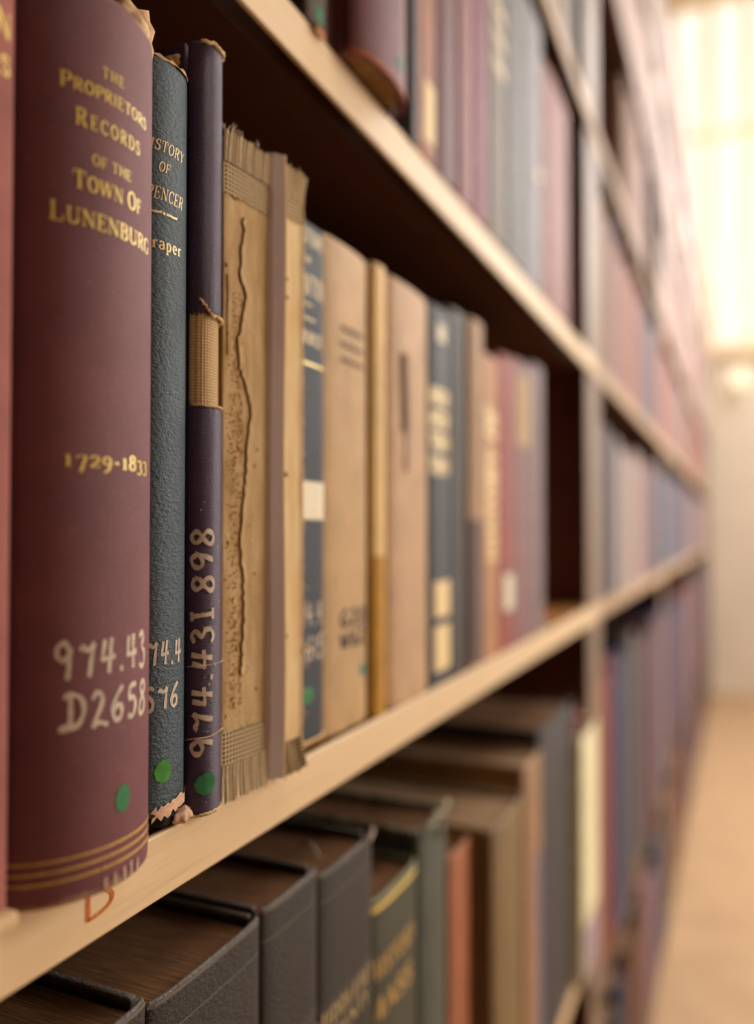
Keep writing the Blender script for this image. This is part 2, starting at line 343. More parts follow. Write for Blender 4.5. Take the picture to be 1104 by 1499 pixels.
# ------------------------------------------------------------------ book
class Book:
    def __init__(s, label, y0, y1, p, b, z0, z1, mat, n=2.0, depth=.175, pg=None, detail=1, lean=0, group=None,
                 spine_rows=None, name='book', board_mat=None, flatspine=False, square=.003, nospine=False, rot=0):
        """p = distance of the spine's crest from the camera plane, b = roundness of the spine"""
        s.y0, s.y1, s.p, s.b, s.n = y0 + .0003, y1 - .0003, p, b, n
        s.w = (s.y1 - s.y0) / 2; s.yc = (s.y1 + s.y0) / 2; s.z0 = z0; s.h = z1 - z0
        s.x = -(p + b); s.depth = depth
        s.root = empty(name, (s.x, s.yc, z0), label, 'book', group)
        if lean or rot: s.root.rotation_euler = (radians(lean), 0, radians(rot))
        s.M = Matrix.Translation((s.x, s.yc, z0)) @ Euler((radians(lean), 0, radians(rot))).to_matrix().to_4x4()
        NU = 40 if detail > 1 else (16 if detail else 10)
        us = [sin(pi / 2 * (-1 + 2 * i / NU)) for i in range(NU + 1)]
        s.tab = [(0, -1)]
        prev = (s.prof(-1), -s.w)
        for i in range(1, 401):
            u = sin(pi / 2 * (-1 + 2 * i / 400)); c = (s.prof(u), u * s.w)
            s.tab.append((s.tab[-1][0] + math.hypot(c[0]-prev[0], c[1]-prev[1]), u)); prev = c
        s.L = s.tab[-1][0]
        if not nospine: s.spine(us, 0, s.h, mat, detail=detail)
        bt = .0028 if detail else .0024
        bt = min(bt, s.w * .3)
        bm_ = board_mat or mat
        for sg in (-1, 1):
            ya, yb = sorted((sg * s.w, sg * (s.w - bt)))
            box('board', (-depth, -.0012, ya, yb, 0, s.h), bm_, s.root, .0007 if detail else 0)
        # page block with its rounded back
        k = s.w - bt - .0002; q = square
        prof = [(s.prof(u) - .0022 - (.0006 if detail else 0), u * k) for u in us]
        prof = [(min(px, s.b), py) for px, py in prof]
        ring = [(-depth + q, -k)] + [(px, py) for px, py in prof] + [(-depth + q, k)]
        V = [(x, y, q) for x, y in ring] + [(x, y, s.h - q * 1.3) for x, y in ring]; m = len(ring)
        Fc = [tuple(range(m))[::-1], tuple(range(m, 2 * m))] + [(i, (i+1) % m, m + (i+1) % m, m + i) for i in range(m)]
        mesh_obj('page_block', V, Fc, pg or pages(), s.root)
    def prof(s, u):
        u = min(1, abs(u)); return s.b * (1 - u ** s.n) ** (1 / s.n)
    def surf(s, u, v, lift=0):
        e = .004; a = Vector((s.prof(u - e), (u - e) * s.w)); c = Vector((s.prof(u + e), (u + e) * s.w))
        t = (c - a).normalized(); nx, ny = t.y, -t.x
        return Vector((s.prof(u) + nx * lift, u * s.w + ny * lift, v))
    def s2u(s, a):
        a = max(0, min(s.L, a)); lo, hi = 0, 400
        while hi - lo > 1:
            m = (lo + hi) // 2
            if s.tab[m][0] < a: lo = m
            else: hi = m
        t = (a - s.tab[lo][0]) / max(1e-9, s.tab[hi][0] - s.tab[lo][0])
        return s.tab[lo][1] * (1 - t) + s.tab[hi][1] * t
    def arcs(s, a, v, lift=0): return s.surf(max(-.992, min(.992, s.s2u(a))), v, lift)
    def px_to_s(s, px, v=None):
        v = s.h / 2 if v is None else v; best = None; mx = -1e9
        for a, u in s.tab[4:-4]:
            x = project(s.M @ s.surf(u, v))[0]
            if x < mx - .5: break
            mx = max(mx, x)
            if best is None or abs(x - px) < best[0]: best = (abs(x - px), a)
        return best[1]
    def py_to_v(s, px, py):
        a = s.px_to_s(px); v = s.h / 2
        for _ in range(4):
            y0 = project(s.M @ s.arcs(a, v))[1]; y1 = project(s.M @ s.arcs(a, v + .001))[1]
            v += (py - y0) / (y1 - y0) * .001
            a = s.px_to_s(px, v)
        return a, v
    def pxscale(s, px, v):
        a = s.px_to_s(px, v)
        return 1000 * abs(project(s.M @ s.arcs(a, v + .001))[1] - project(s.M @ s.arcs(a, v))[1])
    def spine(s, us, v0, v1, mat, detail=1, lift=0, jag0=0, jag1=0, th=.0018, name='spine', seed=1, ulim=None):
        """closed curved shell over the back, optionally with torn upper / lower edges"""
        if ulim:
            n = len(us) - 1; us = [ulim[0] + (ulim[1] - ulim[0]) * i / n for i in range(n + 1)]
        rnd = random.Random(seed)
        rows = [0, .0006 / (v1 - v0), .002 / (v1 - v0)] + [i / 6 for i in range(1, 6)] + [1 - .002 / (v1 - v0), 1 - .0006 / (v1 - v0), 1] if detail else [0, 1]
        m = len(us); jt = [rnd.uniform(-1, 1) for _ in us]; jb = [rnd.uniform(-1, 1) for _ in us]
        V = []
        for k, r in enumerate(rows):
            e = 0
            if detail: e = .0007 if r in (0, 1) else (.0002 if k in (1, len(rows) - 2) else 0)
            ring = []
            for i, u in enumerate(us):
                v = v0 + (v1 - v0) * r + (jag1 * jt[i] * (r > .9)) + (jag0 * jb[i] * (r < .1))
                ring.append(s.surf(max(-.997, min(.997, u)), v, lift - e))
            for i in range(m - 1, -1, -1):
                v = ring[i].z; ring.append(s.surf(max(-.997, min(.997, us[i])), v, lift - th + e * .5))
            V += ring
        M2 = 2 * m; Fc = [tuple(range(M2)), tuple(range(M2 * (len(rows) - 1), M2 * len(rows)))[::-1]]
        for k in range(len(rows) - 1):
            for i in range(M2):
                j = (i + 1) % M2; Fc.append((k*M2 + i, (k+1)*M2 + i, (k+1)*M2 + j, k*M2 + j))
        # caps as quads
        Fc = Fc[2:]
        for k in (0, len(rows) - 1):
            for i in range(m - 1):
                q = (k*M2 + i, k*M2 + i + 1, k*M2 + M2 - 2 - i, k*M2 + M2 - 1 - i)
                Fc.append(q if k == 0 else q[::-1])
        o = mesh_obj(name, V, Fc, mat, s.root, True)
        return o
    def text(s, txt, px, py, hpx, mat, font='serif', align='c', cpx=None, wid=None, firstbig=1.0, weight=1.0, name='title_lettering', gap=.08, wobble=0, slant=0, label=None):
        """align l: left edge at px; with cpx the line is centred at cpx and its left edge is at px"""
        a, v = s.py_to_v(px, py); cap = hpx / s.pxscale(px, v)
        st, tw = layout(txt, font, firstbig, gap, weight, wobble)
        if cpx is not None:
            ac = s.px_to_s(cpx, v); kx = 2 * (ac - a) / tw; a0 = a
        elif align == 'l': kx = (wid or cap); kx = wid / tw if wid else cap; a0 = a
        else: kx = wid / tw if wid else cap; a0 = a - kx * tw / 2
        lim = s.L - .0004
        st = [q for q in st if .0004 < a0 + kx * min(x for x, y in q[0]) and a0 + kx * max(x for x, y in q[0]) < lim]
        o = ribbons(st, lambda x, y, l: s.arcs(a0 + (x + slant * y) * kx, v + y * cap, l), name, mat, s.root)
        if label: o['label'] = label
        return o
    def vtext(s, txt, px, py, py_end, wpx, mat, font='hand', weight=1.0, name='call_number', up=True, wobble=.1, lift=.00012):
        """text running up the spine; letters' baseline on the right"""
        a, v = s.py_to_v(px, py); _, v1 = s.py_to_v(px, py_end)
        st, tw = layout(txt, font, 1, .08, weight, wobble)
        aa = s.px_to_s(px - wpx, v); cap = a - aa; k = (v1 - v) / tw
        return ribbons(st, lambda x, y, l: s.arcs(a - y * cap, v + x * k, l), name, mat, s.root, lift)
    def dot(s, px, py, rx, ry, mat, name='round_sticker', lift=.00016):
        a, v = s.py_to_v(px, py); a0 = s.px_to_s(px - rx, v); a1 = s.px_to_s(px + rx, v)
        ra = (a1 - a0) / 2; rv = ry / s.pxscale(px, v); V = [s.arcs(a, v, lift)]; n = 26
        for k in range(n):
            r = 1 + .05 * sin(k * 2.1)
            V.append(s.arcs(a + ra * r * cos(2*pi*k/n), v + rv * r * sin(2*pi*k/n), lift))
        return mesh_obj(name, V, [(0, k + 1, (k + 1) % n + 1) for k in range(n)], mat, s.root, True)
    def patch(s, a0, a1, v0, v1, mat, name='label_patch', lift=.0002, nu=14, nv=1, jag=0, seed=3, tilt=0):
        rnd = random.Random(seed); V, Fc = [], []
        for j in range(nv + 1):
            for i in range(nu + 1):
                jj = rnd.uniform(-jag, jag) if (j in (0, nv) or i in (0, nu)) else 0
                V.append(s.arcs(a0 + (a1 - a0) * i / nu + (jj if i in (0, nu) else 0), v0 + (v1 - v0) * j / nv + (jj if j in (0, nv) else 0) + tilt * (i / nu), lift))
        for j in range(nv):
            for i in range(nu):
                q = j * (nu + 1) + i; Fc.append((q, q + 1, q + nu + 2, q + nu + 1))
        return mesh_obj(name, V, Fc, mat, s.root)
    def line(s, v, mat, th=.0006, a0=.03, a1=.97, name='gilt_line'):
        return s.patch(s.L * a0, s.L * a1, v, v + th, mat, name, .00015, 24)
    def pxpatch(s, px0, px1, py_top, py_bot, mat, name='label_patch', jag=0, **k):
        a0, va = s.py_to_v(px0, py_top); _, vb = s.py_to_v(px0, py_bot); a1 = s.px_to_s(px1, (va + vb) / 2)
        return s.patch(a0, a1, vb, va, mat, name, jag=jag, nv=4 if jag else 1, **k)
Z = lambda h: CAMZ + h
H_MID, H_UP, H_UP2, H_LOW = -.0905, .207, .504, -.465
ST = .0200
# ------------------------------------------------------------------ the room
def struct(name, b, mat, bevel=0):
    o = box(name, b, mat, None, bevel); o['kind'] = 'structure'; return o
XB = -(D + .26)                                  # back of the bookcases
WALLM = plain('cream_wall_paint', 'ece2d2', .8, .2, 0, 6, .05, .1)
FLOORM = NB('tan_carpet_floor'); _n = FLOORM.noise(9, 4); FLOORM.col(FLOORM.ramp(_n, [(.3, hx('b39270')), (.7, hx('c09f7c'))])); FLOORM.set(.7, .3); FLOORM.bump(FLOORM.noise(300, 2), .3, .002); FLOORM = FLOORM.m
struct('floor', (XB - .1, 2.1, -1.6, 5.4, -.1, 0), FLOORM)
struct('ceiling', (XB - .1, 2.1, -1.6, 5.4, 4.3, 4.4), WALLM)
struct('wall_left', (XB - .1, XB - .01, -1.6, 5.4, 0, 4.3), WALLM)
struct('wall_near', (XB - .01, 2.0, -1.6, -1.5, 0, 4.3), DARKW)
FAR = 5.2
# far wall with a tall window opening
wx0, wx1, wz0, wz1 = -.36, 1.35, 2.0, 4.12
def wall_with_hole(name, axis):
    parts = []
    if axis == 'far':
        bs = [(XB-.01, wx0, FAR, FAR+.1, 0, 4.3), (wx1, 2.0, FAR, FAR+.1, 0, 4.3), (wx0, wx1, FAR, FAR+.1, 0, wz0), (wx0, wx1, FAR, FAR+.1, wz1, 4.3)]
    else:
        bs = [(2.0, 2.1, -1.6, 1.7, 0, 4.3), (2.0, 2.1, 3.5, 5.3, 0, 4.3), (2.0, 2.1, 1.7, 3.5, 0, .9), (2.0, 2.1, 1.7, 3.5, 2.6, 4.3)]
    V, Fc = [], []
    for b in bs:
        v, f = box_vf(*b); n = len(V); V += v; Fc += [tuple(i + n for i in q) for q in f]
    o = mesh_obj(name, V, Fc, WALLM); o['kind'] = 'structure'
wall_with_hole('wall_far', 'far'); wall_with_hole('wall_right', 'side')
FRAMEM = plain('window_frame_paint', 'ead6b4', .6, .3)
w1 = box('window_1', (wx0, wx1, FAR + .06, FAR + .07, wz0, wz1), emis('lit_window_glass', 'fff2dc', 1.25, True)); w1['kind'] = 'structure'
for k in range(9):
    x = wx0 + (wx1 - wx0) * k / 8
    box('mullion', (x - .02, x + .02, FAR + .01, FAR + .055, wz0, wz1), FRAMEM, w1, .004)
for z in (wz0 + .02, 3.3, wz1 - .02): box('window_bar', (wx0, wx1, FAR + .015, FAR + .05, z - .02, z + .02), FRAMEM, w1, .004)
box('window_sill', (wx0 - .05, wx1 + .05, FAR - .06, FAR + .01, wz0 - .04, wz0 - .001), FRAMEM, w1, .004)
w2 = box('side_fill_pane', (2.06, 2.07, 1.7, 3.5, .9, 2.6), emis('side_fill_glow', 'fff0d0', 1.2)); w2['kind'] = 'structure'  # unseen glowing pane added in the right wall for frontal fill
for k in range(4):
    y = 1.7 + 1.8 * k / 3; box('mullion', (2.01, 2.055, y - .025, y + .025, .9, 2.6), FRAMEM, w2, .004)  # bars in front of the added fill pane
o = box('baseboard_far', (D, 1.99, FAR - .015, FAR - .001, 0, .1), FRAMEM, None, .003); o['kind'] = 'structure'
for i, (px, py) in enumerate(((1086, 465), (1084, 552))):
    r = ray(px, py); P = Vector((0, 0, CAMZ)) + r * ((FAR - .12) / r.y)
    lp = empty('wall_lamp', (P.x, FAR - .001, P.z), ('upper' if i == 0 else 'lower') + ' glowing round lamp on the pale wall at the far end of the aisle', 'lamp')
    bm = bmesh.new(); bmesh.ops.create_uvsphere(bm, u_segments=20, v_segments=12, radius=.05); me = bpy.data.meshes.new('glass_globe'); bm.to_mesh(me); bm.free()
    me.materials.append(emis('lamp_globe', 'ffe6c0', 1.6)); g = bpy.data.objects.new('glass_globe', me); COL.objects.link(g); g.parent = lp; g.location = (0, -.1, 0)
    tube('lamp_arm', [(0, 0, 0), (0, -.03, 0), (0, -.052, 0)], .01, FRAMEM, lp)
    box('wall_plate', (-.03, .03, -.008, 0, -.03, .03), FRAMEM, lp, .002)

# ------------------------------------------------------------------ bookcases
ORD = ['nearest', 'second', 'third', 'fourth', 'fifth']
EDGE2 = wood('dimmed_shelf_edge', 'b39576', 'c2a68a', .55, .3, 14)  # shelf edge with dimming over distance put into its colour
EDGE_LOW = wood('shaded_low_edge', '5e4c42', '6e5a4e', .6, .3, 14)  # low shelf edges coloured dark for the weaker light near the floor
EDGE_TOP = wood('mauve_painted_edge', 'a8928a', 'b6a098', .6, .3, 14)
def bookcase(i, ya, yb, hs, top=1.37):
    r = empty('bookcase', (-D, ya, 0), ORD[i] + ' tall wooden bookcase along the aisle with pale shelf edges and dark sides', 'bookcase')
    fr = 0
    L = yb - ya
    for k, (a, b) in enumerate(((.0005, .02), (L - .02, L - .0005))):
        box('upright', (-.255, -.006, a, b, 0, Z(top)), SIDEW, r, .0015)
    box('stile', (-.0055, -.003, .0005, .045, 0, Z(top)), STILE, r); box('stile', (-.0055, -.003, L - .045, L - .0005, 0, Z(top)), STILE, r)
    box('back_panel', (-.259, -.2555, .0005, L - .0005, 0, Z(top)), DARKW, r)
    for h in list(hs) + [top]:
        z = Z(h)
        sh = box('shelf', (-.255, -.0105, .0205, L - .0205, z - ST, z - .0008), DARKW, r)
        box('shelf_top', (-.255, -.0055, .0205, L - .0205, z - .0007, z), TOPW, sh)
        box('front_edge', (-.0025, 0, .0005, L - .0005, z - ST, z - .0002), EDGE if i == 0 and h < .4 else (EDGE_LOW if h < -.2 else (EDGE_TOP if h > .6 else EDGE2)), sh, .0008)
    return r
BAYS = [(-.03, 1.02), (1.02, 2.0), (2.0, 3.0), (3.0, 4.0), (4.0, 5.0)]
bc1 = bookcase(0, *BAYS[0], [H_LOW, H_MID, H_UP, H_UP2, .80, 1.09, -.86])
OT = [-.90, -.56, H_MID, H_UP, H_UP2, .80, 1.09]
for i in range(1, 5): bookcase(i, *BAYS[i], OT)
# the orange crayon letter on the near shelf edge
p0 = at(128, 1347, D); p1 = at(166, 1300, D)
P = [([(0, -.05), (.02, .3), (.0, .62), (.04, .95)], [.13, .17, .15, .12]), (catmull([(-.12, .95), (.25, 1.0), (.75, .78), (.95, .45), (.8, .15), (.4, .0), (.0, -.03)]), [.15] * 31)]
edge_obj = [o for o in bc1.children_recursive if o.name.startswith('front_edge')]
mid_edge = min(edge_obj, key=lambda o: abs(o.data.vertices[0].co.z - Z(H_MID) + .01))
ribbons(P, lambda x, y, l: Vector((.0002, p0.y - BAYS[0][0] + x * (p1.y - p0.y), p0.z + y * .0066)), 'crayon_letter', ORANGE, mid_edge)
# ------------------------------------------------------------------ middle shelf, near books
ZM = Z(H_MID)
PG = pages('b48e60', '6a4828')
# book 0, cut by the frame
b0 = Book('rose-brown cloth book cut off by the left frame edge, gold N and S', .098, .1407, .1535, .0045, ZM, Z(.185), cloth('a0605a', 'c9a486'), n=4, detail=2, pg=PG)
for t, py, px in (('N', 52, -3), ('S', 110, -1)):
    b0.text(t, px + 8, py, 36 if t == 'N' else 28, GOLD, align='c', weight=1.1)
box('torn_paper', (.003, .0075, -.006 + b0.w - .006, b0.w - .001, -.0001 + .0002, .004), plain('torn_paper', 'd8b890', .8), b0.root, .001)
# Lunenburg
lun = Book('large maroon cloth book titled in gold The Proprietors Records of the Town of Lunenburg', .1412, .1915, .1452, .0195, ZM, Z(.1362), cloth('74424a', 'c39b7c', .55, amount=.05), n=2.0, detail=2, pg=PG)
c = 166
lun.text('THE', 150, 112, 15, GOLD, cpx=c, gap=.2, weight=.9)
lun.text('PROPRIETORS', 87, 124, 18, GOLD, cpx=c, firstbig=1.25, weight=1.0)
lun.text('RECORDS', 110, 181, 20, GOLD, cpx=c, firstbig=1.25, gap=.22, weight=1.0)
lun.text('OF THE', 135, 240, 15, GOLD, cpx=c, weight=.9)
lun.text('TOWN OF', 106, 273, 22, GOLD, cpx=c, firstbig=1.2, weight=1.0)
lun.text('LUNENBURG', 72, 320, 24, GOLD, cpx=c, firstbig=1.2, weight=1.0)
lun.text('1729-1833', 92, 682, 24, GOLD, cpx=c + 4, weight=.9)
lun.text('974.43', 80, 996, 58, INK, 'hand', cpx=164, weight=.95, name='call_number', wobble=.1)
lun.text('D2658', 86, 1072, 54, INK, 'hand', cpx=168, weight=.95, name='call_number', wobble=.1)
lun.dot(180, 1168, 10, 20, GREEN)
for q in (.0058, .0083, .0108): lun.line(q, DULLGOLD, .00075)
random.seed(5)
_p = []
for k in range(5):
    a_, v_ = lun.L * (.42 + .045 * k), .0006
    lun.patch(a_, a_ + .0012, v_, v_ + random.uniform(.0015, .004), plain('frayed_edge', 'b59a86', .9), 'scuff', .0002, 3, 2, .0004, k)
# worn cap: crumpled pale paper at the head of the spine
def lump(name, parent, c, r, mat, seed=1, sub=3, amp=.35):
    bm = bmesh.new(); bmesh.ops.create_icosphere(bm, subdivisions=sub, radius=1)
    rnd = random.Random(seed); ph = [rnd.uniform(0, 6) for _ in range(6)]
    for v in bm.verts:
        n = v.co.normalized(); k = 1 + amp * (sin(n.x * 5 + ph[0]) * sin(n.y * 6 + ph[1]) + .5 * sin(n.z * 9 + ph[2]) * sin(n.x * 8 + ph[3])) + rnd.uniform(-.03, .03)
        v.co = Vector((c[0] + n.x * r[0] * k, c[1] + n.y * r[1] * k, c[2] + n.z * r[2] * k))
    me = bpy.data.meshes.new(name); bm.to_mesh(me); bm.free(); me.materials.append(mat)
    for p in me.polygons: p.use_smooth = True
    o = bpy.data.objects.new(name, me); COL.objects.link(o); o.parent = parent; return o
HEADM = plain('worn_headband', 'c9a880', .8, .2, 0, 300, .25, .4)
lump('worn_headcap', lun.root, (.0035, .0195, lun.h + .0060), (.0065, .0085, .0100), HEADM, 3, amp=.2)
lump('worn_headcap', lun.root, (.0095, .0125, lun.h + .0030), (.005, .0075, .0050), HEADM, 9, amp=.2)
lump('worn_headcap', lun.root, (.010, .006, lun.h - .0005), (.003, .006, .0035), HEADM, 6)
# blue Spencer
blu = Book('narrow blue leather book with slanted title History of Spencer, torn pale at its foot', .192, .2125, .1570, .006, ZM + .0055, Z(.142), cloth('40525f', None, .45, 'leather', .05), n=2.4, detail=2, pg=PG)
c = 242
blu.text('HISTORY', 243, 224, 16, PALEGOLD, align='c', wid=.0165, slant=.25, weight=.9)
blu.text('OF', 240, 252, 14, PALEGOLD, align='c', wid=.0042, slant=.25, weight=.9)
blu.text('SPENCER', 241, 294, 18, PALEGOLD, align='c', wid=.0165, slant=.25, weight=.9)
blu.text('Draper', 240, 366, 19, PALEGOLD, align='c', wid=.0155, weight=1.0)
a_, v_ = blu.py_to_v(240, 314)
for s0, s1 in ((-.0055, -.0009), (.0009, .0055)): blu.patch(a_ + s0, a_ + s1, v_, v_ + .0007, PALEGOLD, 'ornament', .0002, 6, 2, .0002, 4)
blu.dot(240, 313, 2.2, 2.5, PALEGOLD, 'ornament')
INKB = plain('bluish_ink', 'a9aebb', .7, .3, 0, 400, .2)
blu.text('974.4', 238, 975, 38, INK, 'hand', align='c', wid=.0175, weight=.95, name='call_number', wobble=.1)
blu.text('S76', 240, 1038, 36, INK, 'hand', align='c', wid=.0135, weight=.95, name='call_number', wobble=.1)
blu.dot(239, 1129, 12, 17, GREEN2)
TORN = plain('torn_board', 'd9b397', .85, .2, 0, 500, .2, .5)
blu.patch(blu.L * .22, blu.L * .97, -.0008, .0026, TORN, 'torn_foot', .0004, 16, 4, .0010, 8, .0026)
blu.patch(blu.L * .06, blu.L * .93, blu.h - .0002, blu.h + .0004, HEADM, 'worn_head', .0003, 14, 3, .0005, 12)
lump('crumpled_scrap', blu.root, (.0048, .0062, -.003), (.0026, .0042, .0022), TORN, 12)
lump('dark_underlayer', blu.root, (.001, .0015, -.0024), (.004, .0070, .0028), plain('black_cloth', '17181c', .8), 4, 3, .1)
# purple with torn cloth
pur = Book('thin dark purple book whose torn spine shows tan canvas, white numbers running upwards', .2130, .2272, .1548, .006, ZM, Z(.157), cloth('443450', None), n=2.3, detail=2, pg=PG, nospine=True)
CANV = NB('tan_canvas'); _a = CANV.wave(330, 'Z', 0); _b = CANV.wave(330, 'Y', 0)
_c = CANV.math('MULTIPLY', _a, _b); CANV.col(CANV.ramp(_c, [(.0, hx('c09a66')), (.25, hx('f4d8aa'))])); CANV.bump(_c, 1, .0005); CANV.set(.85, .2); CANV = CANV.m
us40 = [sin(pi / 2 * (-1 + 2 * i / 40)) for i in range(41)]
vt = pur.py_to_v(300, 458)[1]; vb = pur.py_to_v(300, 594)[1]
PURM = cloth('463652', None, .4, 'ribbed', .05)
pur.spine(us40, 0, pur.h, CANV, 2, -.0006, th=.0012, name='spine_lining')
pur.spine(us40, vt, pur.h, PURM, 2, .0004, th=.0009, jag0=.0012, name='upper_spine_cloth', seed=4)
pur.spine(us40, 0, vb, PURM, 2, .0009, th=.0012, jag1=.0003, name='lower_spine_cloth', seed=5)
TORNE = plain('torn_cream_edge', 'e0bf8c', .85, .2, 0, 500, .2)
def curl(bk, a0, a1, v, rad, mat, amp=.0008, dv=0, seed=1, name='torn_edge', lift=.0008):
    rnd = random.Random(seed); n = 22
    return tube(name, [bk.arcs(a0 + (a1 - a0) * i / n, v + dv * i / n + rnd.uniform(-amp, amp), lift) for i in range(n + 1)], rad, mat, bk.root)
curl(pur, pur.L * .35, pur.L * .97, vt - .0004, .0005, TORNE, .0004, -.0008, 2)
curl(pur, pur.L * .2, pur.L * .40, vt + .004, .0004, TORNE, .0006, -.0045, 5)
curl(pur, pur.L * .1, pur.L * .97, vb + .0001, .00035, TORNE, .0002, 0, 3)
curl(pur, pur.L * .2, pur.L * .9, pur.h - .0003, .0006, TORNE, .0004, .0004, 4, 'worn_head')
curl(pur, pur.L * .05, pur.L * .9, .0008, .0004, TORNE, .0004, .0002, 6, 'worn_foot')
tube('loose_thread', [pur.arcs(pur.L * (.05 + .9 * i / 14), .0245 + .0022 * (i / 14) + .0002 * sin(i), .0014) for i in range(15)], .00018, TORNE, pur.root, 5)
tube('loose_thread', [pur.arcs(pur.L * (.05 + .9 * i / 14), .0474 + .0006 * (i / 14), .0013) for i in range(15)], .00014, INK, pur.root, 5)
random.seed(11)
def lift_ribbon(o, d):
    for v in o.data.vertices: v.co.x += d
pur.vtext('974.43I 898', 307, 1103, 771, 27, INK, weight=.95, wobble=.08, lift=.00125)
pur.dot(299, 1146, 12, 16, GREEN, lift=.0014)
for q in range(26):
    a_ = pur.L * random.uniform(.2, .9); v_ = random.uniform(.003, .10)
    o = pur.patch(a_, a_ + random.uniform(.0002, .0005), v_, v_ + random.uniform(.0002, .0007), INK, 'scuff', .0012, 1, 1)
# headband piece between blue and purple
lump('worn_headband', pur.root, (-.006, -.0085, pur.h - .0068), (.004, .0012, .0022), HEADM, 8)
# ------------------------------------------------------------------ worn tan book with a split spine
KRAFT = NB('brown_paper_lining'); _n = KRAFT.noise(120, 5, (1, 1.5, .35)); _n2 = KRAFT.noise(900, 3)
_k = KRAFT.ramp(_n, [(.3, hx('ab8c62')), (.5, hx('bfa074')), (.72, hx('cfb288'))])
_k = KRAFT.mix(KRAFT.ramp(KRAFT.noise(170, 3), [(.68, (0, 0, 0)), (.74, (.8,) * 3)]), _k, hx('5e3f22'))
KRAFT.col(_k); KRAFT.bump(KRAFT.math('ADD', _n, _n2), .6, .0006); KRAFT.set(.9, .15); KRAFT = KRAFT.m
CREAMP = NB('cream_paper_lining'); _n = CREAMP.noise(150, 4, (1, 1, .3))
CREAMP.col(CREAMP.ramp(_n, [(.3, hx('d8b888')), (.7, hx('eed4a8'))])); CREAMP.bump(_n, .5, .0005); CREAMP.set(.85, .2); CREAMP = CREAMP.m
GAUZE = NB('linen_gauze'); _a = GAUZE.wave(210, 'Z', .5); _b = GAUZE.wave(190, 'Y', .5)
_c = GAUZE.math('MAXIMUM', _a, _b); GAUZE.col(GAUZE.ramp(_c, [(.55, hx('5a4228')), (.85, hx('dcc49c'))])); GAUZE.bump(_c, 1, .0008); GAUZE.set(.9, .15); GAUZE = GAUZE.m
RIBM = plain('ribbed_linen', 'dcc8a8', .9, .15, 0, 500, .15, .4)
LAV = plain('mauve_grey_paper', 'ddd0d8', .6, .3, 0, 25, .06)
tan = Book('battered coverless tan book with cracked brown spine lining and frayed linen ends', .2276, .2762, .1548, .0016, ZM + .0015, Z(.133), CREAMP, n=9, detail=2, pg=pages('cda774', '9a7446'), nospine=True, rot=-5)
us = [-1 + 2 * i / 60 for i in range(61)]
aL = tan.px_to_s(392); uL = tan.s2u(aL)
aS = tan.px_to_s(404); uS = tan.s2u(aS)
# left lining with a raised crack line
crack = [(354, 318), (356, 340), (352, 366), (350, 400), (359, 430), (354, 470), (346, 500), (349, 540), (357, 560), (366, 600), (361, 640), (359, 690), (354, 740), (350, 800), (355, 850), (356, 900), (353, 950), (351, 995)]
tan.spine(us, .002, tan.h - .001, KRAFT, 2, 0, .0004, .0004, th=.0015, name='spine_lining', ulim=(-.995, uL))
# raised flake on the right of the crack
DARKC = plain('dark_crack', '5a3f26', .9, .1)
cr_pts = []
for x, y in crack:
    a_, v_ = tan.py_to_v(x, y); cr_pts.append((a_, v_))
fine = []
rnd = random.Random(2)
for i in range(len(cr_pts) - 1):
    for k in range(6):
        t = k / 6; fine.append((cr_pts[i][0] * (1 - t) + cr_pts[i+1][0] * t + rnd.uniform(-.0005, .0005), cr_pts[i][1] * (1 - t) + cr_pts[i+1][1] * t))
V, Fc = [], []
for i, (a_, v_) in enumerate(fine):
    wdt = .00012 + .0002 * abs(sin(i * .21)) * (1.8 if 12 < i < 36 else .7)
    V += [tan.arcs(a_ - wdt, v_, .00012), tan.arcs(a_, v_, .0001), tan.arcs(a_, v_, .00075), tan.arcs(a_ + .0012 + .0006 * sin(i * .7), v_, .00035), tan.arcs(a_ + .003, v_, .00005)]
idx = []
for i in range(len(fine) - 1):
    for k in range(4):
        Fc.append((i*5 + k, i*5 + k + 1, i*5 + k + 6, i*5 + k + 5)); idx.append(0 if k < 2 else 1)
mesh_obj('cracked_flake', V, Fc, None, tan.root, False, [DARKC, KRAFT], idx)
# a narrower raised flap and pits
o = tan.pxpatch(333, 337, 400, 520, KRAFT, 'lifted_flap', .0003, lift=.0006, seed=5)
for i, (x, y, w_, h_) in enumerate([(331, 390, 3, 8), (343, 292, 4, 10), (376, 660, 2, 6), (372, 683, 4, 5), (333, 795, 3, 5), (364, 770, 2, 3), (340, 880, 3, 4), (372, 840, 2, 4), (374, 1010, 3, 6), (330, 1050, 3, 5), (345, 950, 3, 3)]):
    a_, v_ = tan.py_to_v(x, y); tan.patch(a_ - .0003, a_ + .0003 * w_ * .5, v_ - .0003, v_ + .00015 * h_, DARKC, 'pit', .0002, 2, 2, .0002, i)
# glue grains: rows of small flecks
fl_v, fl_f = [], []
for i in range(620):
    x = random.choice((random.gauss(336, 3), random.gauss(347, 3), random.uniform(322, 350))); y = random.uniform(430, 1040)
    a_ = tan.px_to_s(x) if i < 0 else None
    aa = tan.L * (.055 + (x - 322) / 66 * .40); vv = tan.h * (1 - (y - 205) / 960)
    r_ = random.uniform(.0002, .00042); n = len(fl_v)
    fl_v += [tan.arcs(aa - r_, vv, .0001), tan.arcs(aa + r_, vv - r_, .0001), tan.arcs(aa + r_, vv + r_, .0001), tan.arcs(aa, vv, .0006)]
    fl_f += [(n, n+1, n+3), (n+1, n+2, n+3), (n+2, n, n+3)]
o = mesh_obj('glue_grains', fl_v, fl_f, plain('glue', 'c69a5e', .7), tan.root); o['kind'] = 'stuff'
